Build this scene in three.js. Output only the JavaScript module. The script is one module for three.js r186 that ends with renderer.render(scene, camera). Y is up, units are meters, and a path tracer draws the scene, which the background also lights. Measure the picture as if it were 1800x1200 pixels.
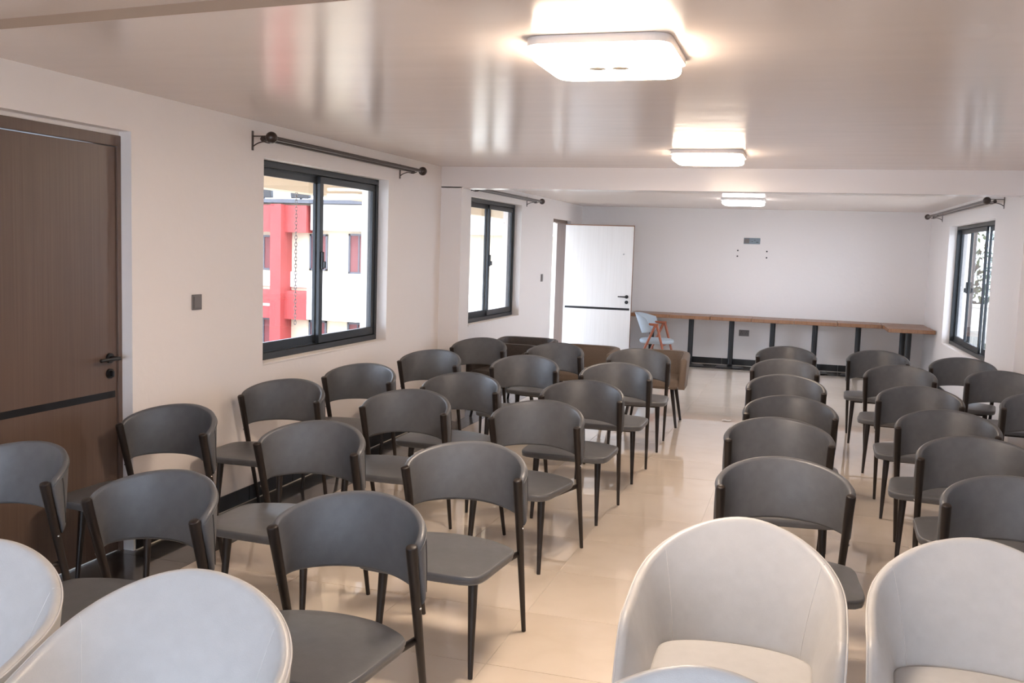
import * as THREE from 'three';
import { RoundedBoxGeometry } from 'three/addons/geometries/RoundedBoxGeometry.js';
import { mergeGeometries } from 'three/addons/utils/BufferGeometryUtils.js';
import { RectAreaLightUniformsLib } from 'three/addons/lights/RectAreaLightUniformsLib.js';

// ---------------------------------------------------------------- camera, sky, sun, exposure
const scene = new THREE.Scene();
const camera = new THREE.PerspectiveCamera(38.76, 1.5, 0.05, 300);
camera.rotation.order = 'YXZ';
camera.position.set(0, 1.665, 0);
camera.rotation.set(-0.0963, 0.2929, 0.0317);
scene.add(camera);

const renderer = new THREE.WebGLRenderer({ antialias: true });
renderer.toneMapping = THREE.LinearToneMapping;
renderer.toneMappingExposure = 3.35;
renderer.shadowMap.enabled = true;
renderer.shadowMap.type = THREE.PCFSoftShadowMap;
RectAreaLightUniformsLib.init();

const SUN = new THREE.Vector3(0.42, 0.76, 0.5).normalize();
scene.background = new THREE.Color(0.8, 0.94, 1.16);   // an even white hazy sky
scene.backgroundIntensity = 2.4;
scene.environmentIntensity = 2.4;

const sun = new THREE.DirectionalLight(new THREE.Color(1, 0.93, 0.82), 0.5);
sun.name = 'sun';
sun.position.copy(SUN).multiplyScalar(60).add(new THREE.Vector3(-6, 0, -18));
sun.target.position.set(-6, 0, -18);
sun.castShadow = true;
Object.assign(sun.shadow.camera, { left: -40, right: 40, top: 40, bottom: -40, near: 1, far: 160 });
sun.shadow.mapSize.set(4096, 4096);
scene.add(sun, sun.target);

const WARM = new THREE.Color(1.0, 0.81, 0.64), COOL = new THREE.Color(0.97, 0.97, 1.0);
const LAMPS = [   // x, z, ceiling height, colour, radiance of the fitting, label
  [-0.742, -3.575, 2.4, WARM, 22, 'square rounded ceiling light glowing warm white, the nearest of three'],
  [-0.742, -7.29, 2.4, WARM, 14.5, 'square rounded ceiling light glowing warm white, just before the cross beam'],
  [-0.80, -12.25, 2.345, COOL, 10.5, 'square rounded ceiling light glowing cool white, beyond the cross beam'],
];

// ---------------------------------------------------------------- small tools
let seed = 7;
const rnd = () => { seed = (seed * 1664525 + 1013904223) >>> 0; return seed / 4294967296; };
const R = (d) => d * Math.PI / 180;
const V = (x, y, z) => new THREE.Vector3(x, y, z);
const used = {};
function numbered(n) { const k = used[n] = (used[n] ?? -1) + 1; return k ? n + '_' + String(k).padStart(3, '0') : n; }
function shade(o) { o.traverse((m) => { if (m.isMesh) { m.castShadow = true; m.receiveShadow = true; } }); return o; }
function flat(g) {                                 // common attribute set, so that anything merges
  g = g.index ? g.toNonIndexed() : g.clone();
  for (const k of Object.keys(g.attributes)) if (!['position', 'normal', 'uv'].includes(k)) g.deleteAttribute(k);
  if (!g.attributes.uv) g.setAttribute('uv', new THREE.BufferAttribute(new Float32Array(g.attributes.position.count * 2), 2));
  return g;
}
function metre(g) {                                // uv in metres from the dominant side of the normal
  const p = g.attributes.position, n = g.attributes.normal, uv = new Float32Array(p.count * 2);
  for (let i = 0; i < p.count; i++) {
    const ax = Math.abs(n.getX(i)), ay = Math.abs(n.getY(i)), az = Math.abs(n.getZ(i));
    let u, v;
    if (ay >= ax && ay >= az) { u = p.getX(i); v = p.getZ(i); } else if (ax >= az) { u = p.getZ(i); v = p.getY(i); } else { u = p.getX(i); v = p.getY(i); }
    uv[2 * i] = u; uv[2 * i + 1] = v;
  }
  g.setAttribute('uv', new THREE.BufferAttribute(uv, 2));
  return g;
}
function join(list) { const a = [].concat(list).map(flat); return a.length > 1 ? mergeGeometries(a) : a[0]; }
function obj(name, geoms, mat, parent = scene, keepUv = false) {
  const g = geoms.isBufferGeometry && geoms.userData.ready ? geoms : join(geoms);
  if (!keepUv && !g.userData.ready) metre(g);
  const m = new THREE.Mesh(g, mat);
  m.name = parent === scene ? numbered(name) : name;
  m.castShadow = m.receiveShadow = true;
  parent.add(m);
  return m;
}
function tag(o, label, category, group) { o.userData.label = label; o.userData.category = category; if (group) o.userData.group = group; return o; }
function thing(name, label, category, [x, y, z] = [0, 0, 0], turn = 0, group) {
  const o = new THREE.Group(); o.name = numbered(name); o.position.set(x, y, z); o.rotation.y = turn; scene.add(o);
  return tag(o, label, category, group);
}
function part(name, parent) { const g = new THREE.Group(); g.name = name; parent.add(g); return g; }
function structure(o) { o.userData.kind = 'structure'; return o; }
function bx(x0, x1, y0, y1, z0, z1) { return new THREE.BoxGeometry(x1 - x0, y1 - y0, z1 - z0).translate((x0 + x1) / 2, (y0 + y1) / 2, (z0 + z1) / 2); }
function rb(w, h, d, r, x = 0, y = 0, z = 0, s = 2) { return new RoundedBoxGeometry(w, h, d, s, r).translate(x, y, z); }
function rbx(x0, x1, y0, y1, z0, z1, r = 0.004, s = 1) { return rb(x1 - x0, y1 - y0, z1 - z0, Math.min(r, (x1 - x0) / 2.01, (y1 - y0) / 2.01, (z1 - z0) / 2.01), (x0 + x1) / 2, (y0 + y1) / 2, (z0 + z1) / 2, s); }
function rod(a, b, r0, r1 = r0, n = 14, round = 0) {
  const d = b.clone().sub(a), L = d.length();
  let g;
  if (round) {
    const pts = [[0, 0], [r0 * 0.7, 0], [r0, r0 * 0.3], [r1, L - r1 * 0.35], [r1 * 0.75, L - r1 * 0.06], [0, L]].map((p) => new THREE.Vector2(...p));
    g = new THREE.LatheGeometry(pts, n).translate(0, -L / 2, 0);
  } else g = new THREE.CylinderGeometry(r1, r0, L, n);
  return g.applyQuaternion(new THREE.Quaternion().setFromUnitVectors(V(0, 1, 0), d.normalize())).translate((a.x + b.x) / 2, (a.y + b.y) / 2, (a.z + b.z) / 2);
}
function tube(pts, r, seg = 32, n = 6) { return new THREE.TubeGeometry(new THREE.CatmullRomCurve3(pts), seg, r, n); }
// grid(i, j) -> Vector3, closed round j when wrap; ends filled when cap
function loft(P, nu, nv, wrap = false, cap = false) {
  const pos = [], uv = [], idx = [], cols = wrap ? nv : nv + 1;
  let along = 0;
  for (let i = 0; i <= nu; i++) {
    let round = 0, prev = null;
    if (i) along += P(i, Math.floor(nv / 4)).distanceTo(P(i - 1, Math.floor(nv / 4)));
    for (let j = 0; j < cols; j++) { const p = P(i, j); if (prev) round += p.distanceTo(prev); prev = p; pos.push(p.x, p.y, p.z); uv.push(along, round); }
  }
  for (let i = 0; i < nu; i++) for (let j = 0; j < nv; j++) {
    const a = i * cols + j, b = i * cols + (j + 1) % cols, c = a + cols, d = b + cols;
    idx.push(a, c, b, b, c, d);
  }
  if (cap) for (const [i, s] of [[0, 1], [nu, -1]]) {
    const m = new THREE.Vector3(); for (let j = 0; j < cols; j++) m.add(P(i, j)); m.divideScalar(cols);
    const c = pos.length / 3; pos.push(m.x, m.y, m.z); uv.push(0, 0);
    for (let j = 0; j < cols; j++) { const a = i * cols + j, b = i * cols + (j + 1) % cols; s > 0 ? idx.push(c, a, b) : idx.push(c, b, a); }
  }
  const g = new THREE.BufferGeometry();
  g.setAttribute('position', new THREE.Float32BufferAttribute(pos, 3));
  g.setAttribute('uv', new THREE.Float32BufferAttribute(uv, 2));
  g.setIndex(idx); g.computeVertexNormals();
  g.userData.ready = true;
  return g;
}
// cushion: an outline in x, z carried up through layers [scale, y]
function cushion(outline, layers, cx = 0, cz = 0) {
  const n = outline.length;
  const g = loft((i, j) => { const [x, z] = outline[j % n], [s, y] = layers[i]; return V(cx + (x - cx) * s, y, cz + (z - cz) * s); }, layers.length - 1, n, true);
  const p = g.attributes.position, uv = g.attributes.uv;
  for (let i = 0; i < p.count; i++) uv.setXY(i, p.getX(i), p.getZ(i) + p.getY(i));
  return g;
}
function smoothOutline(pts, n) { const c = new THREE.CatmullRomCurve3(pts.map(([x, z]) => V(x, 0, z)), true, 'centripetal'); return c.getSpacedPoints(n).slice(0, n).map((p) => [p.x, p.z]); }

// ---------------------------------------------------------------- textures
function noiseGrid(n, s) { const keep = seed; seed = s; const a = new Float32Array(n * n).map(() => rnd()); seed = keep; return a; }
function fbm(w, h, fx, fy, oct, s) {                // tileable value noise, 0..1
  const out = new Float32Array(w * h); let amp = 1, sum = 0;
  for (let o = 0; o < oct; o++) {
    const nx = fx << o, ny = fy << o, g = new Float32Array(nx * ny), keep = seed; seed = s + o * 77; for (let i = 0; i < g.length; i++) g[i] = rnd(); seed = keep;
    for (let y = 0; y < h; y++) for (let x = 0; x < w; x++) {
      const u = x / w * nx, v = y / h * ny, ix = Math.floor(u), iy = Math.floor(v), a = u - ix, b = v - iy, sa = a * a * (3 - 2 * a), sb = b * b * (3 - 2 * b);
      const q = (i, j) => g[(j % ny) * nx + (i % nx)];
      out[y * w + x] += amp * ((q(ix, iy) * (1 - sa) + q(ix + 1, iy) * sa) * (1 - sb) + (q(ix, iy + 1) * (1 - sa) + q(ix + 1, iy + 1) * sa) * sb);
    }
    sum += amp; amp *= 0.5;
  }
  return out.map((v) => v / sum);
}
function tex(w, h, f, srgb, sx, sy) {               // sx, sy: metres that one repeat covers
  const d = new Uint8Array(w * h * 4);
  for (let i = 0; i < w * h; i++) { const c = f(i); for (let k = 0; k < 3; k++) d[4 * i + k] = Math.max(0, Math.min(255, Math.round((c.length ? c[k] : c) * 255))); d[4 * i + 3] = 255; }
  const t = new THREE.DataTexture(d, w, h);
  t.wrapS = t.wrapT = THREE.RepeatWrapping; t.magFilter = THREE.LinearFilter; t.minFilter = THREE.LinearMipmapLinearFilter; t.generateMipmaps = true;
  if (srgb) t.colorSpace = THREE.SRGBColorSpace;
  t.repeat.set(1 / sx, 1 / sy); t.needsUpdate = true;
  return t;
}
const mixc = (a, b, t) => a.map((v, k) => v + (b[k] - v) * t);
const sr = (r, g, b) => [r / 255, g / 255, b / 255];
function physical(o) { return new THREE.MeshPhysicalMaterial(o); }
function srgb(r, g, b) { return new THREE.Color().setRGB(r / 255, g / 255, b / 255, THREE.SRGBColorSpace); }

const roll = fbm(512, 512, 5, 15, 2, 11), orange = fbm(512, 512, 24, 24, 4, 5), grain = fbm(512, 512, 64, 64, 3, 21);
const woodN = fbm(512, 512, 48, 3, 4, 31), cloud = fbm(512, 512, 3, 3, 5, 41), vein = fbm(512, 512, 5, 5, 5, 51);
const M = {};
M.wall = physical({ color: srgb(243, 236, 232), roughness: 0.5, bumpMap: tex(512, 512, (i) => orange[i] * 0.6 + cloud[i] * 0.4, false, 1.1, 1.1), bumpScale: 0.0022 });
M.ceiling = physical({ color: srgb(234, 220, 210), roughness: 0.2, bumpMap: tex(512, 512, (i) => roll[i] * 0.85 + orange[i] * 0.15, false, 2.7, 2.3), bumpScale: 0.0017 });
M.gloss = physical({ color: srgb(240, 231, 226), roughness: 0.22, bumpMap: tex(512, 512, (i) => roll[i], false, 2.4, 1.6), bumpScale: 0.002 });
M.stepBrown = physical({ color: srgb(172, 148, 128), roughness: 0.7 });  // browner and darker than the ceiling, for the step face only
M.grout = physical({ color: srgb(206, 198, 186), roughness: 0.8, bumpMap: tex(512, 512, (i) => grain[i], false, 0.3, 0.3), bumpScale: 0.001 });
const tileMap = tex(512, 512, (i) => mixc(sr(236, 222, 205), sr(225, 209, 190), Math.min(1, Math.max(0, (cloud[i] - 0.3) * 1.4 + 0.5 * Math.pow(1 - Math.abs(vein[i] * 2 - 1), 6)))), true, 2.3, 2.3);
M.tile = physical({ map: tileMap, roughness: 0.3, clearcoat: 1, clearcoatRoughness: 0.02, ior: 1.6 });
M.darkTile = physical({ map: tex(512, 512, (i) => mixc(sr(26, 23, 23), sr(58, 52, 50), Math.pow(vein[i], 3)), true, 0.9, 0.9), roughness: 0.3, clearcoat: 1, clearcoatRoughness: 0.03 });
const leather = fbm(512, 512, 70, 70, 3, 61);
M.grey = physical({ map: tex(256, 256, (i) => mixc(sr(89, 90, 93), sr(99, 100, 103), orange[(i >> 8) * 1024 + (i & 255) * 2]), true, 0.7, 0.7), roughness: 0.36, bumpMap: tex(512, 512, (i) => leather[i], false, 0.12, 0.12), bumpScale: 0.00035, sheen: 0.25, sheenRoughness: 0.5 });
M.greyDark = physical({ color: srgb(52, 52, 54), roughness: 0.6 });
M.white = physical({ map: tex(256, 256, (i) => mixc(sr(190, 189, 188), sr(198, 197, 196), orange[(i >> 8) * 1024 + (i & 255) * 2]), true, 0.7, 0.7), roughness: 0.38, bumpMap: tex(512, 512, (i) => leather[i], false, 0.1, 0.1), bumpScale: 0.0003 });
M.stitch = physical({ color: srgb(214, 211, 208), roughness: 0.6 });
M.leg = physical({ map: tex(256, 512, (i) => mixc(sr(24, 18, 16), sr(44, 33, 28), woodN[(i >> 8) * 512 + (i & 255) * 2]), true, 0.25, 0.6), roughness: 0.45 });
M.taupe = physical({ map: tex(256, 256, (i) => mixc(sr(122, 106, 93), sr(136, 120, 106), grain[(i >> 8) * 1024 + (i & 255) * 2]), true, 0.3, 0.3), roughness: 0.8, bumpMap: tex(512, 512, (i) => grain[i], false, 0.1, 0.1), bumpScale: 0.0006, sheen: 0.3 });
M.brown = physical({ map: tex(256, 256, (i) => mixc(sr(70, 62, 58), sr(82, 73, 68), orange[(i >> 8) * 1024 + (i & 255) * 2]), true, 0.5, 0.5), roughness: 0.5, bumpMap: tex(512, 512, (i) => leather[i], false, 0.12, 0.12), bumpScale: 0.0004 });
M.black = physical({ color: srgb(22, 21, 22), roughness: 0.35 });
M.alu = physical({ color: srgb(44, 47, 50), roughness: 0.38, metalness: 0.25 });
M.rodMetal = physical({ color: srgb(72, 62, 58), roughness: 0.3, metalness: 0.6 });
M.chrome = physical({ color: srgb(200, 200, 200), roughness: 0.2, metalness: 1 });
M.glass = physical({ color: 0xffffff, roughness: 0.0, transmission: 1, thickness: 0, ior: 1.5 });
M.door = physical({ map: tex(512, 512, (i) => mixc(sr(96, 77, 67), sr(110, 90, 78), woodN[i]), true, 0.5, 1.4), roughness: 0.36, bumpMap: tex(512, 512, (i) => woodN[i], false, 0.5, 1.4), bumpScale: 0.0004 });
M.doorPale = physical({ map: tex(512, 512, (i) => mixc(sr(226, 222, 218), sr(236, 233, 230), woodN[i]), true, 0.5, 1.4), roughness: 0.25 });
M.doorEdge = physical({ color: srgb(140, 104, 82), roughness: 0.5 });
M.tabletop = physical({ map: tex(512, 512, (i) => mixc(sr(120, 82, 56), sr(160, 116, 82), woodN[i]), true, 0.5, 0.9), roughness: 0.35 });
M.oak = physical({ map: tex(256, 512, (i) => mixc(sr(138, 74, 50), sr(160, 94, 66), woodN[(i >> 8) * 512 + (i & 255) * 2]), true, 0.2, 0.6), roughness: 0.45 });
M.blueFabric = physical({ map: tex(256, 256, (i) => mixc(sr(150, 160, 170), sr(176, 186, 194), grain[(i >> 8) * 1024 + (i & 255) * 2]), true, 0.2, 0.2), roughness: 0.85, sheen: 0.3 });
M.plateGrey = physical({ color: srgb(112, 104, 100), roughness: 0.4 });
M.plateBlue = physical({ color: srgb(128, 140, 148), roughness: 0.4 });
M.dark = physical({ color: srgb(40, 40, 42), roughness: 0.5 });
M.paper = physical({ color: srgb(236, 232, 226), roughness: 0.8 });
M.outWhite = physical({ color: srgb(214, 208, 198), roughness: 0.8, bumpMap: tex(512, 512, (i) => orange[i], false, 1.5, 1.5), bumpScale: 0.002 });
M.outCream = physical({ color: srgb(202, 184, 158), roughness: 0.8 });
M.outRed = physical({ map: tex(256, 256, (i) => mixc(sr(148, 50, 48), sr(164, 64, 60), cloud[(i >> 8) * 1024 + (i & 255) * 2]), true, 2, 2), roughness: 0.7 });
M.curtain = physical({ color: srgb(116, 62, 62), roughness: 0.9 });
M.outFrame = physical({ color: srgb(74, 74, 80), roughness: 0.5 });
M.concrete = physical({ map: tex(256, 256, (i) => mixc(sr(150, 146, 138), sr(176, 170, 160), cloud[(i >> 8) * 1024 + (i & 255) * 2]), true, 3, 3), roughness: 0.9 });
M.leaf = physical({ color: srgb(104, 138, 62), roughness: 0.7, transmission: 0.35, thickness: 0, side: THREE.DoubleSide });
M.bark = physical({ color: srgb(96, 78, 62), roughness: 0.9 });
M.chain = physical({ color: srgb(96, 88, 84), roughness: 0.5 });
M.lampBase = physical({ color: srgb(226, 222, 220), roughness: 0.4 });
M.lampMark = physical({ color: srgb(240, 230, 216), roughness: 0.5 });

// ---------------------------------------------------------------- room measures
const XL = -3.339, XL2 = -3.42, ZB = -8.613, ZF = -14.94, YB = 2.2046, CE = 2.4, CF = 2.345, ZR = 1.9, XN = 1.98, XRN = 1.775, XRF = 1.63, T = 0.24;

function wallBoxes(x0, x1, y1, openings, t = T) {       // interior face at z = 0, wall behind it, openings {x0,x1,y0,y1}
  const cuts = [...new Set([x0, x1, ...openings.flatMap((o) => [o.x0, o.x1])])].filter((x) => x >= x0 && x <= x1).sort((a, b) => a - b), out = [];
  for (let i = 0; i + 1 < cuts.length; i++) {
    const a = cuts[i], b = cuts[i + 1], o = openings.find((q) => q.x0 <= a + 1e-6 && q.x1 >= b - 1e-6);
    if (!o) out.push(bx(a, b, -0.1, y1, -t, 0));
    else { if (o.y0 > 0) out.push(bx(a, b, -0.1, o.y0, -t, 0)); out.push(bx(a, b, o.y1, y1, -t, 0)); }
  }
  return out;
}
const placed = (o, [x, y, z], turn) => { o.position.set(x, y, z); o.rotation.y = turn; return o; };
const frameL = [[XL, 0, 0], Math.PI / 2], frameL2 = [[XL2, 0, 0], Math.PI / 2];           // local x = -world z
const splay = Math.atan2(XRN - XRF, ZB - ZF), frameR = [[XRF, 0, ZF], -Math.PI / 2 + splay]; // local x runs from the far corner towards the camera
const D1 = { x0: 3.24, x1: 4.235, y0: 0, y1: 2.192 }, W1 = { x0: 5.5, x1: 7.42, y0: 0.868, y1: 2.184 };
const W2 = { x0: 9.70, x1: 11.59, y0: 0.83, y1: 2.19 }, D2 = { x0: 13.15, x1: 14.2, y0: 0, y1: 2.09 };
const W3 = { x0: 1.64, x1: 4.38, y0: 0.635, y1: 2.10 }, W4 = { x0: -3.1, x1: 1.5, y0: 0.2, y1: 1.95 };

structure(placed(obj('wall_left', wallBoxes(-ZR - T, -ZB + 0.25, 2.62, [D1, W1]), M.wall), ...frameL));
structure(placed(obj('wall_left_beyond', wallBoxes(-ZB + 0.25, -ZF + T, 2.62, [W2, D2]), M.wall), ...frameL2));
structure(placed(obj('wall_far', wallBoxes(XL2 - T, XRF + T, 2.62, []), M.wall), [0, 0, ZF], 0));
structure(placed(obj('wall_right_beyond', wallBoxes(-0.2, ZB - ZF - 0.02, 2.62, [W3]), M.wall), ...frameR));
structure(placed(obj('wall_right', wallBoxes(ZB - 0.25, ZR + T, 2.62, []), M.wall), [XN, 0, 0], -Math.PI / 2));
structure(placed(obj('wall_rear', wallBoxes(-XN - T, -XL + T, 2.62, [{ x0: -W4.x1, x1: -W4.x0, y0: W4.y0, y1: W4.y1 }]), M.wall), [0, 0, ZR], Math.PI));
// beam and the two columns under its ends
structure(obj('trim_1', [bx(XL2 - 0.1, 2.1, YB, 2.62, ZB - 0.25, ZB)], M.gloss));
structure(obj('trim_2', [bx(XL2 - 0.1, -3.132, -0.1, YB + 0.01, ZB - 0.25, ZB)], M.wall));
structure(obj('trim_3', [bx(1.628, 2.1, -0.1, YB + 0.01, ZB - 0.25, ZB)], M.wall));

// ceilings: the near part steps up along a slightly slanting edge
{
  const sh = (pts, y0, y1) => { const s = new THREE.Shape(pts.map(([x, z]) => new THREE.Vector2(x, -z))); return new THREE.ExtrudeGeometry(s, { depth: y1 - y0, bevelEnabled: false }).rotateX(-Math.PI / 2).translate(0, y0, 0); };
  const xa = XL - 0.1, xb = XN + 0.1, za = -3.0, zb = -2.37;
  const c = new THREE.Group(); c.name = 'ceiling'; structure(c); scene.add(c);
  obj('ceiling_main', [sh([[xa, ZB], [xb, ZB], [xb, zb], [xa, za]], CE, 2.6)], M.ceiling, c);
  obj('ceiling_step', [sh([[xa, za], [xb, zb], [xb, ZR + 0.1], [xa, ZR + 0.1]], 2.436, 2.6)], M.ceiling, c);
  obj('ceiling_beyond', [bx(XL2 - 0.1, 2.0, CF, 2.6, ZF - 0.1, ZB - 0.2)], M.ceiling, c);
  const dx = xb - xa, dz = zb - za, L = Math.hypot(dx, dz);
  const e = structure(obj('step_strip_4', [bx(-L / 2, L / 2, 2.4005, 2.436, 0, 0.004)], M.stepBrown)); e.position.set((xa + xb) / 2, 0, (za + zb) / 2); e.rotation.y = -Math.atan2(dz, dx);  // thin strip added over the step face to make it darker brown
  structure(obj('roof', [bx(-3.9, 3.3, 2.62, 2.85, ZF - 0.5, ZR + 1.45)], M.concrete));
}

// ---------------------------------------------------------------- floor: one mesh per tile over a bed of grout
{
  const f = new THREE.Group(); f.name = 'floor'; structure(f); scene.add(f);
  obj('floor_bed', [bx(XL2 - T, 2.2, -0.25, -0.0025, ZF - T, ZR + T)], M.grout, f);
  const S = 0.6, gap = 0.003, x0 = -2.945, z0 = -14.375, xs = x0 + 7 * S;
  const cells = [];
  for (let r = 0; r < 25; r++) for (let k = 0; k < 7; k++) cells.push([x0 + k * S, x0 + (k + 1) * S, z0 + r * S, z0 + (r + 1) * S, 0]);
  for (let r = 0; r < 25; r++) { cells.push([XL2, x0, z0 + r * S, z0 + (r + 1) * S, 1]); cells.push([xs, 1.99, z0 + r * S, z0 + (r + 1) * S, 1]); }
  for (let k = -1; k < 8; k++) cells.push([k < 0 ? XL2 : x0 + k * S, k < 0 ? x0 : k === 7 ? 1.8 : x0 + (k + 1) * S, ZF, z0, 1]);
  const shapes = {};
  for (const [a, b, c, d, dark] of cells) {
    const w = b - a - gap, h = d - c - gap, v = Math.floor(rnd() * 5), key = [w.toFixed(3), h.toFixed(3), v].join();
    if (!shapes[key]) {
      const g = flat(new THREE.BoxGeometry(w, 0.01, h)); metre(g);
      const uv = g.attributes.uv; for (let i = 0; i < uv.count; i++) uv.setXY(i, uv.getX(i) + v * 0.71, uv.getY(i) + v * 1.37);
      g.userData.ready = true; shapes[key] = g;
    }
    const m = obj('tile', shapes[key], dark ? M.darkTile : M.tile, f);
    m.name = numbered('tile');
    m.position.set((a + b) / 2, -0.005, (c + d) / 2);
    m.rotation.set((rnd() - 0.5) * 0.0024, 0, (rnd() - 0.5) * 0.0024);
  }
}
// black tile skirting with a pale grout line at its foot
function skirting(name, frame, runs, step = 0.6) {
  const s = new THREE.Group(); s.name = name; structure(s); scene.add(s); placed(s, ...frame);
  for (const [a, b] of runs) {
    const n = Math.ceil((b - a) / step - 0.05);
    for (let i = 0; i < n; i++) { const p = a + i * (b - a) / n, q = a + (i + 1) * (b - a) / n; const m = obj('tile', [rbx(p + 0.0015, q - 0.0015, 0.006, 0.1, 0.0005, 0.0105, 0.002)], M.black, s); m.name = i || a !== runs[0][0] ? 'tile_' + String(s.children.length).padStart(3, '0') : 'tile'; }
    obj('grout_line', [bx(a, b, 0.0005, 0.006, 0.0005, 0.013), bx(a, b, 0.005, 0.098, 0.0003, 0.004)], M.grout, s);
  }
}
skirting('baseboard_left', frameL, [[-0.6, D1.x0 - 0.02], [D1.x1 + 0.01, -ZB]]);
skirting('baseboard_left_beyond', frameL2, [[-ZB + 0.25, D2.x0 - 0.02], [D2.x1 + 0.02, -ZF - 0.012]]);
skirting('baseboard_far', [[0, 0, ZF], 0], [[XL2 + 0.012, XRF - 0.012]]);
skirting('baseboard_right', frameR, [[0, ZB - ZF - 0.26]]);
skirting('baseboard_right_near', [[XN, 0, 0], -Math.PI / 2], [[ZB, -1]]);

// ---------------------------------------------------------------- windows (local frame of their wall)
function slidingWindow(name, frame, o, panes, latchAt) {
  const w = new THREE.Group(); w.name = name; structure(w); scene.add(w); placed(w, ...frame);
  const z0 = -0.165, z1 = -0.088, f = 0.042, { x0, x1, y0, y1 } = o;
  obj('window_frame', [rbx(x0, x1, y1 - f, y1, z0, z1), rbx(x0, x1, y0, y0 + f, z0, z1), rbx(x0, x0 + f, y0 + f, y1 - f, z0, z1), rbx(x1 - f, x1, y0 + f, y1 - f, z0, z1),
    bx(x0 + f, x1 - f, y0 + f, y0 + f + 0.012, -0.131, -0.127), bx(x0 + f, x1 - f, y1 - f - 0.012, y1 - f, -0.131, -0.127)], M.alu, w);
  const pw = (x1 - x0 - 2 * f + (panes - 1) * 0.05) / panes;
  for (let k = 0; k < panes; k++) {
    const a = x0 + f + k * (pw - 0.05), b = a + pw, zb = k % 2 ? -0.123 : -0.16, zf = zb + 0.026, c = y0 + f + 0.004, d = y1 - f - 0.004, s = 0.05;
    const sash = obj('sash', [rbx(a, b, d - s, d, zb, zf), rbx(a, b, c, c + s + 0.012, zb, zf), rbx(a, a + s, c + s, d - s, zb, zf), rbx(b - s, b, c + s, d - s, zb, zf)], M.alu, w);
    obj('glass_pane', [bx(a + s - 0.006, b - s + 0.006, c + s - 0.004, d - s + 0.006, (zb + zf) / 2 - 0.002, (zb + zf) / 2 + 0.002)], M.glass, sash);
    if (latchAt.includes(k)) { const lx = k % 2 ? a + 0.025 : b - 0.025, ly = (y0 + y1) / 2; obj('latch', [rb(0.026, 0.13, 0.018, 0.005, lx, ly, zf + 0.009), rb(0.016, 0.05, 0.03, 0.005, lx, ly - 0.03, zf + 0.022)], M.black, sash); }
  }
  obj('window_sill', [rbx(x0, x1, y0 - 0.012, y0 + 0.002, -0.085, 0.006, 0.003)], M.wall, w);
  return w;
}
slidingWindow('window_1', frameL, W1, 2, [1]);
slidingWindow('window_2', frameL2, W2, 2, [1]);
slidingWindow('window_3', frameR, W3, 3, [1]);
slidingWindow('window_4', [[0, 0, ZR], Math.PI], { x0: -W4.x1, x1: -W4.x0, y0: W4.y0, y1: W4.y1 }, 3, []);  // unseen rear window, sized to throw daylight on the chair fronts

// ---------------------------------------------------------------- doors
function handleSet(parent, x, y, z, dir, side = 1) {        // lever points along dir in x, set on a face that looks to side in z
  const h = obj('handle', [rod(V(x, y, z), V(x, y, z + side * 0.012), 0.026, 0.026, 20), rod(V(x, y, z), V(x, y, z + side * 0.055), 0.011, 0.011, 12),
    rod(V(x - dir * 0.02, y, z + side * 0.052), V(x + dir * 0.125, y, z + side * 0.052), 0.0105, 0.009, 12, 1)], M.black, parent);
  obj('lock', [rod(V(x, y - 0.08, z), V(x, y - 0.08, z + side * 0.012), 0.026, 0.025, 20), rb(0.012, 0.03, 0.022, 0.004, x, y - 0.08, z + side * 0.02)], M.black, parent);
  return h;
}
{
  const d = new THREE.Group(); d.name = 'door_1'; structure(d); scene.add(d); placed(d, ...frameL);
  const { x0, x1, y1 } = D1, z1 = -0.062, z0 = -0.2, j = 0.045;
  obj('door_frame', [rbx(x0, x1, y1 - 0.022 - j - 0.01, y1 - 0.022, z0, z1, 0.003), rbx(x0, x0 + j, 0, y1 - 0.06, z0, z1, 0.003), rbx(x1 - 0.028, x1, 0, y1 - 0.06, z0, z1, 0.003)], M.door, d);
  obj('plaster_filler', [bx(x0, x1, y1 - 0.021, y1, z0, z1 - 0.012)], M.wall, d);
  const leaf = obj('door_leaf', [rbx(x0 + j + 0.003, x1 - 0.031, 0.008, y1 - 0.081, -0.115, -0.073, 0.002)], M.door, d);
  obj('inlay_strip', [bx(x0 + j + 0.01, x1 - 0.045, 0.826, 0.861, -0.08, -0.0718)], M.black, leaf);
  handleSet(leaf, x1 - 0.088, 1.035, -0.073, -1);
}
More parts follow.
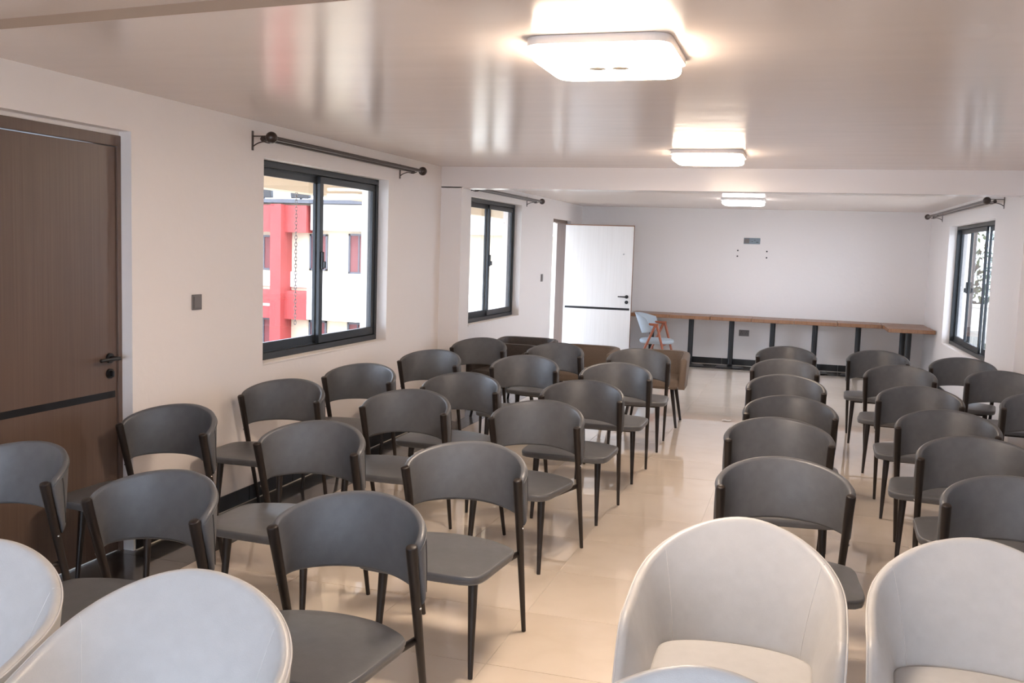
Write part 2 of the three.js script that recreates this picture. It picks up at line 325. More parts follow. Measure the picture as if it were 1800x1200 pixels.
{
  const d = new THREE.Group(); d.name = 'door_2'; structure(d); scene.add(d); placed(d, ...frameL2);
  const { x0, x1, y1 } = D2, j = 0.045;
  obj('door_frame', [rbx(x0, x1, y1 - j, y1, -0.2, -0.06, 0.003), rbx(x0, x0 + j, 0, y1 - j, -0.2, -0.06, 0.003), rbx(x1 - j, x1, 0, y1 - j, -0.2, -0.06, 0.003)], M.door, d);
  // the leaf stands open at a right angle to the wall: local z runs into the room
  const leaf = obj('door_leaf', [rbx(x1 - j - 0.046, x1 - j - 0.004, 0.01, y1 - j - 0.006, -0.055, 0.965, 0.002)], M.doorPale, d);
  obj('door_edge', [bx(x1 - j - 0.046, x1 - j - 0.004, 0.01, y1 - j - 0.006, 0.965, 0.969), bx(x1 - j - 0.047, x1 - j - 0.003, y1 - j - 0.02, y1 - j - 0.004, -0.055, 0.969)], M.doorEdge, leaf);
  obj('inlay_strip', [bx(x1 - j - 0.0475, x1 - j - 0.04, 0.80, 0.832, -0.03, 0.945)], M.black, leaf);
  const g = part('handle_set', leaf);
  g.position.set(x1 - j - 0.046, 0, 0.90); g.rotation.y = -Math.PI / 2;
  const lever = [rod(V(0, 1.0, 0), V(0, 1.0, 0.012), 0.026, 0.026, 20), rod(V(0, 1.0, 0), V(0, 1.0, 0.055), 0.011, 0.011, 12), rod(V(0.02, 1.0, 0.052), V(-0.125, 1.0, 0.052), 0.0105, 0.009, 12, 1),
    rod(V(0, 0.92, 0), V(0, 0.92, 0.012), 0.026, 0.025, 20), rb(0.012, 0.03, 0.022, 0.004, 0, 0.92, 0.02)].map((q) => q.rotateY(-Math.PI / 2).translate(x1 - j - 0.046, 0, 0.90));
  leaf.remove(g);
  obj('handle', lever, M.black, leaf);
  obj('peephole', [rod(V(x1 - j - 0.05, 1.62, 0.83), V(x1 - j - 0.046, 1.62, 0.83), 0.011, 0.011, 12)], M.chrome, leaf);
}

// ---------------------------------------------------------------- curtain rods
function curtainRod(frame, xa, xb, y, label, ba = xa, bb = xb) {
  const t = thing('curtain_rod', label, 'curtain rod', frame[0], frame[1], 'double curtain rods above the windows');
  const zf = 0.15, zr = 0.075;
  obj('rod', [rod(V(xa, y, zf), V(xb, y, zf), 0.0135)], M.rodMetal, t);
  obj('rod', [rod(V(xa + 0.05, y - 0.005, zr), V(xb - 0.05, y - 0.005, zr), 0.011)], M.rodMetal, t);
  for (const [x, s] of [[xa, -1], [xb, 1]]) {
    obj('finial', [new THREE.SphereGeometry(0.036, 24, 16).translate(x, y, zf), rod(V(x - s * 0.05, y, zf), V(x - s * 0.028, y, zf), 0.017, 0.021, 16)], M.rodMetal, t);
    obj('end_cap', [rod(V(x - s * 0.055, y - 0.005, zr), V(x - s * 0.02, y - 0.005, zr), 0.016, 0.016, 14)], M.rodMetal, t);
  }
  for (const [x, s] of [[ba, -1], [bb, 1]]) {
    const c = [V(x, y - 0.05, 0.006), V(x, y - 0.035, 0.03), V(x, y - 0.022, 0.075), V(x, y - 0.03, 0.12), V(x, y - 0.018, 0.155)];
    obj('bracket', [rbx(x - 0.009, x + 0.009, y - 0.075, y + 0.045, 0, 0.006, 0.002), tube(c, 0.004, 20), rod(V(x, y + 0.012, 0), V(x, y + 0.012, 0.15), 0.0035)], M.rodMetal, t);
  }
}
curtainRod(frameL, 5.338, 7.781, 2.289, 'double dark metal curtain rod with ball ends above the nearer left window', 5.365, 7.64);
curtainRod(frameL2, 9.45, 11.97, 2.258, 'double dark metal curtain rod above the left window beyond the beam', 9.5, 11.79);
curtainRod(frameR, 0.72, 4.72, 2.252, 'double dark metal curtain rod above the right-hand window', 1.0, 4.74);

// ---------------------------------------------------------------- ceiling lights
for (const [x, z, y, col, power, label] of LAMPS) {
  const t = thing('ceiling_light', label, 'ceiling light', [x, y, z], 0, 'square ceiling lights');
  const W = 0.49, plate = rb(0.5, 0.03, 0.5, 0.012, 0, -0.016, 0);
  const sq = (w, r) => { const s = new THREE.Shape(), h = w / 2; s.moveTo(-h + r, -h); s.lineTo(h - r, -h); s.quadraticCurveTo(h, -h, h, -h + r); s.lineTo(h, h - r); s.quadraticCurveTo(h, h, h - r, h); s.lineTo(-h + r, h); s.quadraticCurveTo(-h, h, -h, h - r); s.lineTo(-h, -h + r); s.quadraticCurveTo(-h, -h, -h + r, -h); return s; };
  obj('base_plate', [new THREE.ExtrudeGeometry(sq(W + 0.02, 0.075), { depth: 0.028, bevelEnabled: false, curveSegments: 10 }).rotateX(Math.PI / 2).translate(0, -0.001, 0)], M.lampBase, t);
  const glow = physical({ color: 0xffffff, roughness: 0.5, emissive: col, emissiveIntensity: power * 0.6 });
  obj('diffuser', [new THREE.ExtrudeGeometry(sq(W - 0.05, 0.07), { depth: 0.008, bevelEnabled: true, bevelThickness: 0.02, bevelSize: 0.025, bevelSegments: 4, curveSegments: 10 }).rotateX(Math.PI / 2).translate(0, -0.0485, 0)], glow, t);
  obj('centre_mark', [new THREE.TorusGeometry(0.118, 0.0035, 6, 40).rotateX(Math.PI / 2).translate(0, -0.0796, 0), ...[-1, 1].map((k) => new THREE.CylinderGeometry(0.032, 0.032, 0.003, 28).scale(1, 1, 0.9).translate(0.012 + k * 0.042, -0.0796, 0.05))], M.lampMark, t);
  const L = new THREE.RectAreaLight(col, power * 0.45, 0.44, 0.44);
  L.name = 'ceiling_lamp_light'; L.position.set(x, y - 0.0772, z); L.lookAt(x, y - 2, z); scene.add(L);
}

// ---------------------------------------------------------------- the grey meeting chair
const PT = 0.72, LEAN = 0.193;
const postZ = (y) => -LEAN * (PT - y) / PT, postX = (y) => 0.240 + 0.016 * y / PT;
// a point of the curved backrest: angle round the sitter, height 0..1 between its lower and upper edge, distance off its middle
function backPoint(a, v, off, over = 0) {
  const c = Math.max(0, Math.cos(a)), s = Math.sin(a), w = 1 - c;
  const top = 0.693 + 0.106 * Math.pow(c, 0.72), bot = 0.517 + 0.055 * Math.pow(c, 0.8), y = bot + (top - bot) * v + over;
  const r = 1 + off / 0.27, x = Math.sign(s) * (0.273 * Math.pow(Math.abs(s), 1.08) - 0.014 * w ** 5), z = -(0.182 + 0.28 * (y - 0.65)) * Math.pow(c, 1.02);
  return V(x * r, y, z * r - 0.016 + postZ(y) * w * w);
}
const backHalf = (a, v) => 0.0135 + 0.005 * Math.sin(Math.PI * v) * Math.sqrt(Math.max(0, Math.cos(a)));
const backGeo = (() => {
  const nu = 48, K = [];
  for (let k = 0; k <= 6; k++) K.push([-1, k / 6, 0]);                 // inner face, bottom to top, over the rim, down the outer face
  for (let k = 1; k <= 3; k++) K.push([-Math.cos(k * Math.PI / 4), 1, 0.012 * Math.sin(k * Math.PI / 4)]);
  for (let k = 0; k <= 6; k++) K.push([1, 1 - k / 6, 0]);
  for (let k = 1; k <= 3; k++) K.push([Math.cos(k * Math.PI / 4), 0, -0.012 * Math.sin(k * Math.PI / 4)]);
  return loft((i, j) => { const a = R(-90 + 180 * i / nu), [side, v, over] = K[j % K.length]; return backPoint(a, v, side * backHalf(a, v), over); }, nu, K.length, true, true);
})();
const pipeGeo = tube([...Array(31)].map((_, i) => { const a = R(-88 + 176 * i / 30); return backPoint(a, 0.985, 0.0152); }), 0.0022, 70, 5);
const seamGeo = (s) => tube([...Array(8)].map((_, k) => { const v = 0.05 + 0.9 * k / 7, a = s * R(74); return backPoint(a, v, backHalf(a, v) + 0.0005); }), 0.0024, 16, 5);
const seatGeo = cushion(smoothOutline([[0, 0.448], [0.16, 0.446], [0.225, 0.438], [0.256, 0.415], [0.268, 0.37], [0.274, 0.2], [0.276, 0.08], [0.266, 0.045], [0.21, 0.0], [0.12, -0.04], [0, -0.055], [-0.12, -0.04], [-0.21, 0.0], [-0.266, 0.045], [-0.276, 0.08], [-0.274, 0.2], [-0.268, 0.37], [-0.256, 0.415], [-0.225, 0.438], [-0.16, 0.446]], 56),
  [[0.001, 0.402], [0.95, 0.402], [0.98, 0.405], [0.992, 0.412], [0.986, 0.417], [0.997, 0.4215], [1, 0.430], [0.992, 0.4365], [0.975, 0.440], [0.8, 0.446], [0.4, 0.450], [0.001, 0.451]], 0, 0.2);
function makeChair() {
  const t = new THREE.Group(); t.name = 'meeting_chair';
  obj('seat', seatGeo, M.grey, t, true);
  const b = obj('backrest', backGeo, M.grey, t, true);
  obj('piping', [pipeGeo], M.grey, b);
  for (const s of [-1, 1]) {
    obj('seam', [seamGeo(s)], M.greyDark, b);
    obj('leg', [rod(V(s * postX(0), 0, postZ(0)), V(s * postX(PT), PT, postZ(PT)), 0.0095, 0.0195, 16, 1)], M.leg, t);
    obj('leg', [rod(V(s * 0.205, 0, 0.335), V(s * 0.192, 0.404, 0.30), 0.0095, 0.0205, 16)], M.leg, t);
    obj('screw', [new THREE.SphereGeometry(0.0045, 10, 8).translate(s * (postX(0.5) + 0.017), 0.5, postZ(0.5) + 0.006)], M.chrome, t);
  }
  obj('seat_frame', [rod(V(-0.235, 0.375, postZ(0.375)), V(-0.192, 0.38, 0.31), 0.012), rod(V(0.235, 0.375, postZ(0.375)), V(0.192, 0.38, 0.31), 0.012),
    rod(V(-0.2, 0.382, 0.3), V(0.2, 0.382, 0.3), 0.011), rod(V(-0.23, 0.375, -0.03), V(0.23, 0.375, -0.03), 0.011)], M.leg, t);
  return t;
}
const ORD = ['first', 'second', 'third', 'fourth', 'fifth', 'sixth'];
const FILES = {
  'file along the left wall': [[-2.985, -2.975, -5], [-3.018, -4.028, -4], [-3.002, -5.12, 0], [-2.96, -6.083, -4], [-2.893, -7.226, -8], [-2.894, -8.464, -5]],
  'second file from left wall': [[-2.178, -2.786, -9], [-2.164, -3.927, -3], [-2.179, -5.084, -2], [-2.164, -5.979, -1], [-2.09, -7.25, 3], [-2.149, -8.398, -8]],
  'file left of the aisle': [[-1.4, -2.78, -3], [-1.346, -3.77, -3], [-1.39, -5.053, -8], [-1.347, -6.014, 0], [-1.34, -7.14, 2], [-1.36, -8.314, 6]],
  'file right of the aisle': [[-0.036, -4.025, 6], [-0.087, -5.073, 6], [-0.049, -5.958, 4], [-0.098, -7.065, 3], [-0.139, -8.194, -4], [-0.15, -9.383, 0]],
  'second file right of aisle': [[0.828, -4.048, -3], [0.828, -4.967, -3], [0.796, -5.825, -8], [0.763, -6.896, -3], [0.748, -8.242, -8], [0.666, -9.506, -4]],
  'file by the right wall': [[1.538, -6.954, -4], [1.508, -8.28, -4], [1.351, -9.255, -8]],
};
{
  const proto = makeChair(); let first = true;
  for (const [file, list] of Object.entries(FILES)) list.forEach(([x, z, a], k) => {
    const c = first ? proto : proto.clone(); first = false;
    c.name = numbered('meeting_chair'); c.position.set(x, 0, z); c.rotation.y = R(a); scene.add(c);
    tag(c, 'grey padded dark-legged chair, ' + ORD[k] + ' from the front in the ' + file, 'chair', 'grey meeting chairs set in files');
  });
}

// ---------------------------------------------------------------- white tub armchairs in the foreground
function makeTub() {
  const t = new THREE.Group(); t.name = 'tub_chair';
  const N = 64, K = 22;
  // the path along the shell: t in -1..1, a back arc and two arms; ring k climbs the inside, goes over the rim and down the outside
  const plan = (u, w, d, arm) => { const q = Math.abs(u), s = Math.sign(u); if (q < 0.62) { const a = R(90 * u / 0.62); return [w * Math.sin(a), -d * Math.pow(Math.cos(a), 0.72)]; } const f = (q - 0.62) / 0.38; return [s * (w - 0.02 * f * f), arm * f]; };
  const rim = (u) => { const q = Math.abs(u); return 0.802 - 0.166 * THREE.MathUtils.smoothstep(q, -0.01, 0.79) - 0.2 * THREE.MathUtils.smoothstep(q, 0.8, 1.02); };
  const lay = [];                                       // [how far from floor of the seat to the rim 0..1, side -1 in +1 out, over the rim]
  for (let k = 0; k <= 8; k++) lay.push(['in', k / 8]);
  for (let k = 1; k <= 3; k++) lay.push(['rim', k / 4]);
  for (let k = 0; k <= 7; k++) lay.push(['out', 1 - k / 7]);
  const at = (u, [kind, v]) => {
    const h = rim(u);
    const [ix, iz] = plan(u, 0.222, 0.12, 0.37), [rx, rz] = plan(u, 0.284, 0.332, 0.4), [ox, oz] = plan(u, 0.314, 0.365, 0.412), [bx_, bz] = plan(u, 0.24, 0.2, 0.36);
    const y0 = 0.415;
    if (kind === 'in') { const e = Math.pow(v, 1.25); const bulge = -0.018 * Math.sin(Math.PI * v); const k = 1 + bulge; return V((ix + (rx - ix) * e) * k, y0 + (h - 0.014 - y0) * v, (iz + (rz - iz) * e) * k); }
    if (kind === 'rim') { const a = v * Math.PI, m = (1 - Math.cos(a)) / 2; return V(rx + (ox - rx) * m, h - 0.014 + 0.016 * Math.sin(a), rz + (oz - rz) * m); }
    const e = Math.pow(1 - v, 1.5); return V(ox + (bx_ - ox) * e, 0.30 + (h - 0.016 - 0.30) * v, oz + (bz - oz) * e);
  };
  const shellGeo = loft((i, j) => at(-1 + 2 * i / N, lay[j % lay.length]), N, lay.length, true, true);
  const sh = obj('shell', shellGeo, M.white, t, true);
  obj('piping', [tube([...Array(61)].map((_, i) => at(-1 + 2 * i / 60, ['rim', 0.86])), 0.0032, 120, 6)], M.stitch, sh);
  for (const s of [-1, 1]) {
    const pts = []; for (let k = 1; k <= 8; k++) pts.push(at(s * 0.40, ['in', k / 8])); pts.push(at(s * 0.40, ['rim', 0.4]), at(s * 0.40, ['rim', 0.8]));
    obj('seam', [tube(pts, 0.0013, 30, 5)], M.stitch, sh);
  }
  const ring = []; for (let i = 0; i <= 30; i++) { const [x, z] = plan(-1 + 2 * i / 30, 0.236, 0.135, 0.36); ring.push([x, z]); }
  for (const [x, z] of [[0.19, 0.375], [0.1, 0.395], [0, 0.4], [-0.1, 0.395], [-0.19, 0.375]]) ring.push([x, z]);
  obj('seat', cushion(smoothOutline(ring, 60), [[0.001, 0.30], [0.97, 0.30], [0.99, 0.33], [0.995, 0.41], [1, 0.44], [0.98, 0.455], [0.93, 0.461], [0.6, 0.467], [0.001, 0.47]], 0, 0.13), M.white, t, true);
  for (const sx of [-1, 1]) for (const sz of [-1, 1]) obj('leg', [rod(V(sx * 0.23, 0, 0.12 + sz * 0.24), V(sx * 0.17, 0.305, 0.11 + sz * 0.16), 0.011, 0.019, 14)], M.leg, t);
  return t;
}
{
  const proto = makeTub();
  [[-0.148, -2.886, 0, 'white leather tub chair in the foreground right of the centre, whole back in view'],
    [0.535, -2.934, -4, 'white leather tub chair cut off by the right edge, before the right-hand files'],
    [-1.39, -1.797, 16, 'white leather tub chair at lower left, before the first chair by the aisle'],
    [-2.078, -1.80, 14, 'white leather tub chair cut off by the left edge, beside the brown door'],
    [-0.15, -1.66, 0, 'white leather tub chair nearest the camera, only its rim seen at bottom edge']].forEach(([x, z, a, label], k) => {
    const c = k ? proto.clone() : proto; c.name = numbered('tub_chair'); c.position.set(x, 0, z); c.rotation.y = R(a); scene.add(c);
    tag(c, label, 'armchair', 'white tub chairs');
  });
}

// ---------------------------------------------------------------- square-backed low armchairs beyond the rows
function makeBox(mat) {
  const t = new THREE.Group(); t.name = 'low_armchair';
  const w = 0.29, d = 0.26, N = 60;
  const plan = (u, o) => {                                // rounded U: right arm front, back, left arm front
    const W = w + o, D = d + o, r = 0.15 + o, s = Math.sign(u), q = Math.abs(u), a1 = W - r, a2 = r * Math.PI / 2, a3 = D - r + 0.24, L = a1 + a2 + a3, p = q * L;
    if (p < a1) return [s * p, -D];
    if (p < a1 + a2) { const a = (p - a1) / r; return [s * (a1 + r * Math.sin(a)), -D + r - r * Math.cos(a)]; }
    return [s * W, -D + r + (p - a1 - a2)];
  };
  const lay = []; for (let k = 0; k <= 5; k++) lay.push([-0.03, k / 5, 0]); for (let k = 1; k <= 3; k++) lay.push([-0.03 * Math.cos(k * Math.PI / 4), 1, 0.022 * Math.sin(k * Math.PI / 4)]); for (let k = 0; k <= 5; k++) lay.push([0.03, 1 - k / 5, 0]);
  const sh = obj('shell', loft((i, j) => { const u = -1 + 2 * i / N, [o, v, up] = lay[j % lay.length], [x, z] = plan(u, o), top = 0.675 - 0.03 * THREE.MathUtils.smoothstep(Math.abs(u), 0.4, 1), k = 1 + 0.05 * (v - 0.5); return V(x * k, 0.37 + (top - 0.37) * v + up, z * k); }, N, lay.length, true, true), mat, t, true);
  obj('piping', [tube([...Array(61)].map((_, i) => { const u = -1 + 2 * i / 60, [x, z] = plan(u, -0.026); return V(x * 1.025, 0.687 - 0.03 * THREE.MathUtils.smoothstep(Math.abs(u), 0.4, 1), z * 1.025); }), 0.003, 90, 5)], mat, sh);
  obj('seat', [rb(2 * w - 0.07, 0.1, 0.5, 0.035, 0, 0.42, 0.035, 4)], mat, t);
  for (const sx of [-1, 1]) for (const sz of [-1, 1]) obj('leg', [rod(V(sx * 0.25, 0, sz * 0.24), V(sx * 0.19, 0.375, sz * 0.17), 0.012, 0.02, 14)], M.leg, t);
  return t;
}
{
  const a = makeBox(M.taupe), b = makeBox(M.brown);
  const put = (c, x, z, r, label, group) => { c.name = numbered('low_armchair'); c.position.set(x, 0, z); c.rotation.y = R(r); scene.add(c); tag(c, label, 'armchair', group); };
  put(a, -1.38, -9.45, 2, 'taupe fabric low armchair behind the last chair left of the aisle', 'taupe armchairs behind the files');
  put(a.clone(), -2.09, -9.5, -2, 'taupe fabric low armchair further from the aisle, below the open door', 'taupe armchairs behind the files');
  put(b, -2.82, -9.12, -4, 'dark brown low armchair half hidden behind the last chair by the left wall', 'dark armchairs by the left wall');
  put(b.clone(), -2.85, -9.95, 0, 'dark brown low armchair furthest back by the left wall', 'dark armchairs by the left wall');
}

// ---------------------------------------------------------------- tables along the far wall
function makeTable() {
  const t = new THREE.Group(); t.name = 'pedestal_table';
  obj('table_top', [rb(0.582, 0.05, 0.582, 0.006, 0, 0.733, 0)], M.tabletop, t);
  obj('column', [rod(V(0, 0.03, 0), V(0, 0.705, 0), 0.038, 0.038, 20), bx(-0.14, 0.14, 0.698, 0.709, -0.14, 0.14)], M.black, t);
  obj('foot_plate', [new THREE.LatheGeometry([[0, 0], [0.205, 0], [0.21, 0.006], [0.2, 0.014], [0.12, 0.024], [0.05, 0.034], [0.036, 0.05], [0, 0.05]].map((p) => new THREE.Vector2(...p)), 36)], M.black, t);
  return t;
}
{
  const proto = makeTable();
  const names = ['leftmost of the row, behind the wooden armchair', 'second from left', 'third from left', 'fourth from left', 'fifth from left', 'sixth from left', 'seventh, in the right corner'];
  for (let k = 0; k < 8; k++) {
    const c = k ? proto.clone() : proto; c.name = numbered('pedestal_table'); scene.add(c);
    c.position.set(k < 7 ? -2.205 + 0.588 * k : 1.345, 0, k < 7 ? -14.6 + 0.014 * Math.sin(k * 2.3) : -13.99); c.rotation.y = k < 7 ? 0 : 0.02;
    tag(c, k < 7 ? 'square wood-topped pedestal table by the far wall, ' + names[k] : 'small square wood-topped pedestal table standing in front of the corner one by right wall', 'table', 'pedestal tables along the far wall');
  }
}
// ---------------------------------------------------------------- armchair with timber A-frame sides by the open door
{
  const t = thing('timber_armchair', 'pale blue-grey upholstered armchair with orange timber frame by the open door', 'armchair', [-1.98, 0, -13.62], R(86));
  const back = loft((i, j) => {
    const n = 10, a = R(-74 + 148 * i / 24), c = Math.cos(a), s = Math.sin(a), L = j % 12, inn = L < 6, v = inn ? L / 5 : (11 - L) / 5, o = inn ? -0.016 : 0.016;
    const top = 0.815 - 0.09 * (1 - c), bot = 0.53 + 0.05 * (1 - c), y = bot + (top - bot) * v, r = 0.26 + o + 0.05 * v;
    return V(r * s, y, -r * c * 0.95 + 0.05 - 0.06 * v);
  }, 24, 12, true, true);
  obj('backrest', back, M.blueFabric, t, true);
  obj('seat', [new THREE.LatheGeometry([[0, 0.395], [0.22, 0.395], [0.238, 0.41], [0.24, 0.435], [0.225, 0.455], [0.12, 0.463], [0, 0.465]].map((p) => new THREE.Vector2(...p)), 40)], M.blueFabric, t);
  for (const s of [-1, 1]) {
    obj('leg', [rod(V(s * 0.27, 0, 0.24), V(s * 0.265, 0.665, 0.05), 0.014, 0.019, 10)], M.oak, t);
    obj('leg', [rod(V(s * 0.27, 0, -0.25), V(s * 0.265, 0.665, 0.03), 0.014, 0.019, 10)], M.oak, t);
    obj('arm_rest', [rod(V(s * 0.265, 0.668, 0.07), V(s * 0.262, 0.672, -0.1), 0.019, 0.016, 10)], M.oak, t);
  }
  obj('stretcher', [rod(V(-0.265, 0.385, 0.13), V(0.265, 0.385, 0.13), 0.013), rod(V(-0.265, 0.385, -0.1), V(0.265, 0.385, -0.1), 0.013)], M.oak, t);
}

// ---------------------------------------------------------------- small wall fittings
{
  const s = thing('light_switch', 'grey-brown light switch on left wall between brown door and window', 'switch', [XL, 1.298, -4.786], Math.PI / 2);
  obj('face_plate', [rb(0.088, 0.088, 0.009, 0.003, 0, 0, 0.0046)], M.plateGrey, s);
  obj('rocker', [rb(0.066, 0.066, 0.006, 0.002, 0, 0, 0.0105)], M.plateGrey, s);
  const q = thing('light_switch', 'small grey light switch on left wall beside the open white door', 'switch', [XL2, 1.275, -12.62], Math.PI / 2);
  obj('face_plate', [rb(0.088, 0.1, 0.009, 0.003, 0, 0, 0.0046)], M.plateGrey, q);
  obj('rocker', [rb(0.066, 0.07, 0.006, 0.002, 0, 0, 0.0105)], M.plateGrey, q);
  const p = thing('wall_socket', 'blue-grey wide socket panel high on the far wall', 'socket', [-0.822, 1.876, ZF], 0);
  obj('face_plate', [rb(0.235, 0.09, 0.01, 0.003, 0, 0, 0.005)], M.plateBlue, p);
  obj('socket_module', [rb(0.072, 0.072, 0.005, 0.002, -0.075, 0, 0.0115)], M.plateGrey, p);
  obj('socket_module', [rb(0.135, 0.072, 0.005, 0.002, 0.038, 0, 0.0115), ], M.plateBlue, p);
  obj('socket_holes', [bx(-0.005, 0.012, -0.012, -0.006, 0.013, 0.0146), bx(0.03, 0.05, 0.008, 0.014, 0.013, 0.0146), bx(0.058, 0.095, -0.02, -0.013, 0.013, 0.0146)], M.dark, p);
  const u = thing('wall_socket', 'grey double socket on the far wall below the tables', 'socket', [-0.866, 0.498, ZF], 0);
  obj('face_plate', [rb(0.15, 0.092, 0.009, 0.003, 0, 0, 0.0046)], M.plateGrey, u);
  obj('socket_holes', [...[-0.037, 0.037].flatMap((x) => [bx(x - 0.004, x + 0.004, 0.012, 0.024, 0.008, 0.0102), bx(x - 0.017, x - 0.009, -0.014, -0.006, 0.008, 0.0102), bx(x + 0.009, x + 0.017, -0.014, -0.006, 0.008, 0.0102)])], M.dark, u);
  [[-1.022, 1.73, 'upper left'], [-1.024, 1.645, 'lower left'], [-0.6, 1.727, 'upper right'], [-0.6, 1.634, 'lower right']].forEach(([x, y, w]) => {
    const a = tag(obj('wall_plug', [new THREE.CylinderGeometry(0.011, 0.012, 0.006, 12).rotateX(Math.PI / 2)], M.dark), w + ' small dark wall plug of four under the high socket panel', 'wall plug', 'wall plugs left in the far wall');
    a.position.set(x, y, ZF + 0.003);
  });
  const c = tag(obj('paper_scrap', [loft((i, j) => V(-0.045 + 0.03 * i, 0.003 + 0.008 * Math.abs(Math.sin(i * 1.7 + j)), -0.03 + 0.02 * j), 3, 3)], M.paper), 'small white paper scrap lying on the floor of the aisle', 'paper');
  c.position.set(-0.696, 0.001, -9.852);
}

// ---------------------------------------------------------------- outside, left: roofed walkway, chain and the building across the yard
{
  structure(obj('walkway_floor', [bx(-5.3, XL2 - T, -0.3, -0.02, -19, 4)], M.outCream));
  structure(obj('walkway_ceiling', [bx(-5.3, -3.58, 2.5, 2.7, -19, 4), bx(-5.3, -5.1, 2.17, 2.5, -19, 4)], M.outCream));
  structure(obj('walkway_pillar', [rbx(-4.8, -4.42, -0.1, 2.5, -15.6, -15.2, 0.01)], M.outCream));
  const ch = thing('hanging_chain', 'pale chain hanging outside the nearer left window before the red column', 'chain', [-5.19, 2.17, -9.19]);
  const link = new THREE.TorusGeometry(0.017, 0.0045, 6, 14); link.scale(0.72, 1.35, 1); const lk = flat(link); metre(lk); lk.userData.ready = true;
  for (let k = 0; k < 37; k++) { const m = obj('link', lk, M.chain, ch); m.name = k ? 'link_' + String(k).padStart(3, '0') : 'link'; m.position.y = -0.02 - k * 0.0375; m.rotation.y = (k % 2 ? Math.PI / 2 : 0) + 0.5; }

  const b = thing('opposite_building', 'white and cream building with red column across the yard, seen through left windows', 'building', [0, 0, -28]);
  obj('wall', [bx(-24, -3.0, -6.5, 2.85, -6, 0)], M.outCream, b);
  obj('parapet', [bx(-15.1, -3.0, 2.02, 2.83, 0, 0.35)], M.outWhite, b);
  obj('roof_edge', [bx(-24, -3, 2.85, 2.97, -6.2, 0.5)], M.outFrame, b);
  obj('ledge', [bx(-15.1, -3.0, -0.8, 0.18, 0, 0.55), bx(-24, -3.0, 0.18, 0.68, 0, 0.08)], M.outWhite, b);
  obj('column', [bx(-16.33, -15.95, -6.5, 2.8, 0, 0.7)], M.outRed, b);
  obj('beam', [bx(-24, -15.2, 1.93, 2.78, 0, 0.45)], M.outRed, b);
  obj('beam', [bx(-24, -15.15, -0.83, 0.07, 0, 0.45)], M.outRed, b);
  obj('white_band', [bx(-24, -16.34, -0.44, -0.36, 0.45, 0.47)], M.outWhite, b);
  for (const [x0, x1, y0, y1] of [[-17.3, -16.6, 0.7, 1.82], [-15.29, -14.66, 0.74, 1.9], [-13.92, -13.2, 0.68, 1.94], [-12.3, -11.6, 0.7, 1.94], [-17.3, -16.6, -2.3, -0.86], [-15.29, -14.66, -2.3, -0.86], [-13.92, -13.2, -2.3, -0.86], [-12.3, -11.6, -2.3, -0.86]]) {
    const f = 0.06, w = obj('window', [bx(x0, x1, y1 - f, y1, 0, 0.06), bx(x0, x1, y0, y0 + f, 0, 0.06), bx(x0, x0 + f, y0, y1, 0, 0.06), bx(x1 - f, x1, y0, y1, 0, 0.06), bx((x0 + x1) / 2 - 0.02, (x0 + x1) / 2 + 0.02, y0, y1, 0, 0.05)], M.outFrame, b);
    obj('curtain', [bx(x0 + f, x1 - f, y0 + f, y1 - f, 0, 0.02)], M.curtain, w);
  }
  for (const [x, label] of [[-16.75, 'black floodlight left of red column on the opposite roof edge'], [-15.42, 'black floodlight right of red column on the opposite roof edge']]) {
    const l = thing('floodlight', label, 'floodlight', [x, 2.97, -27.6], 0, 'floodlights on the opposite roof edge');
    obj('housing', [rb(0.64, 0.34, 0.2, 0.04, 0, 0.2, 0).rotateX(0.15)], M.dark, l);
    obj('bracket', [bx(-0.03, 0.03, 0, 0.1, -0.03, 0.03)], M.dark, l);
  }
  structure(obj('yard_ground', [bx(-60, 60, -6.8, -6.5, -90, 40)], M.concrete));
}
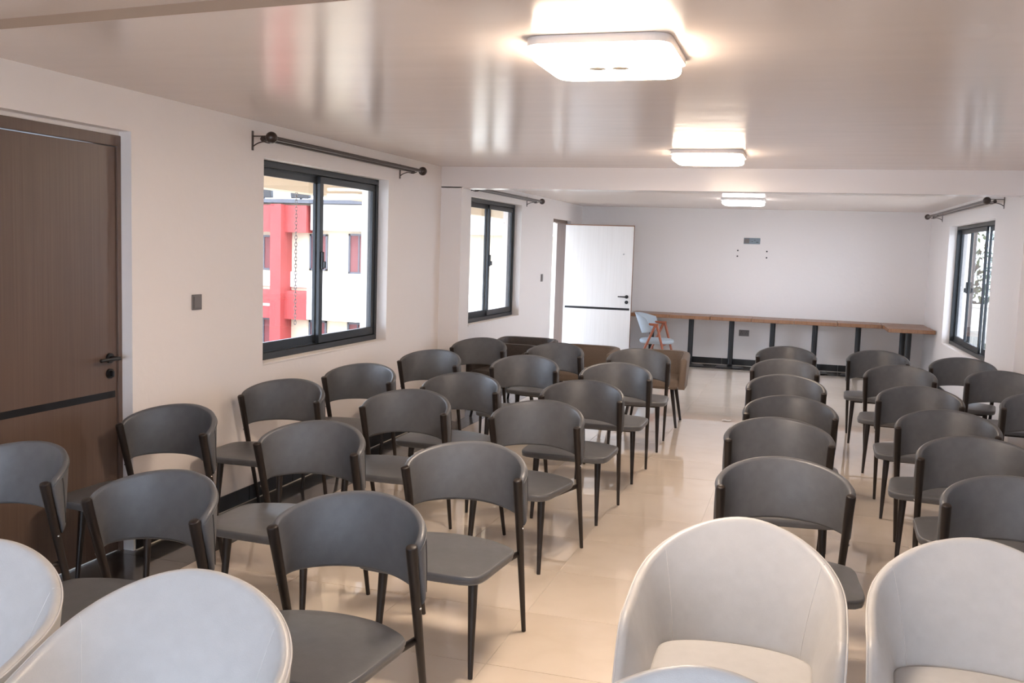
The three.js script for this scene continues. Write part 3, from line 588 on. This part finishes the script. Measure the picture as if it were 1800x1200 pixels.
// ---------------------------------------------------------------- outside, right: slabs added to block the sun, pier, garden wall and trees
{
  structure(obj('added_sun_slabs', [bx(2.0, 2.95, 2.45, 2.62, ZF - 0.5, ZR + 1.45), bx(-3.9, 3.3, 2.45, 2.62, ZR + T, ZR + 1.45)], M.outCream));  // unseen overhangs added to keep sun out of right and rear windows
  structure(obj('wall_outer_pier', [bx(1.86, 2.12, -1, 2.45, -14.6, -14.2)], M.outWhite));
  tag(obj('garden_wall', [bx(2.6, 14, -6.5, 0.62, -25.2, -24.9), bx(2.6, 14, 0.62, 0.68, -25.25, -24.85)], M.outWhite), 'white wall beyond the right-hand window below the trees', 'wall');
  tag(obj('shed_roof', [bx(2.2, 9, -6.5, 0.28, -23.4, -21.5)], M.concrete), 'grey block outside right-hand window in front of the white wall', 'shed');
  const tree = (x, y, z, r, n, h, label, s) => {
    seed = s;
    const t = thing('garden_tree', label, 'tree', [x, y, z]), pos = [], nor = [];
    for (let i = 0; i < n; i++) {
      const d = V(rnd() - 0.5, rnd() - 0.5, rnd() - 0.5).normalize().multiplyScalar(r * Math.cbrt(rnd()) * (0.75 + 0.35 * Math.sin(i * 0.013))); d.y = d.y * h + r * h + 1.2;
      const a = V(rnd() - 0.5, rnd() - 0.5, rnd() - 0.5).normalize(), q = V(rnd() - 0.5, rnd() - 0.5, rnd() - 0.5).cross(a).normalize(), s2 = 0.07 + 0.06 * rnd();
      const nn = a.clone().cross(q).normalize(), P = [d.clone().addScaledVector(a, -s2), d.clone().addScaledVector(q, s2 * 0.45), d.clone().addScaledVector(a, s2), d.clone().addScaledVector(q, -s2 * 0.45)];
      for (const k of [0, 1, 2, 0, 2, 3]) { pos.push(P[k].x, P[k].y, P[k].z); nor.push(nn.x, nn.y, nn.z); }
    }
    const g = new THREE.BufferGeometry(); g.setAttribute('position', new THREE.Float32BufferAttribute(pos, 3)); g.setAttribute('normal', new THREE.Float32BufferAttribute(nor, 3));
    obj('foliage', [g], M.leaf, t).userData.kind = 'stuff';
    obj('trunk', [rod(V(0, 0, 0), V(0.1, 1.2 + r * h, 0), 0.16, 0.08, 10), rod(V(0.05, 1.0, 0), V(0.9, 1.2 + r * h, 0.3), 0.08, 0.03, 8), rod(V(0.05, 1.0, 0), V(-0.8, 1.2 + r * h, -0.3), 0.08, 0.03, 8)], M.bark, t);
  };
  tree(4.9, -6.5, -28.5, 3.1, 9000, 1.4, 'green leafy tree above the white wall outside the right-hand window', 101);
  tree(12.5, -6.5, -31, 3.4, 8000, 1.3, 'green leafy tree further right outside the right-hand window', 202);
  tree(3.6, -4.6, -19.5, 1.7, 4500, 1.05, 'bright green bush low outside the right-hand window', 303);
}

renderer.render(scene, camera);
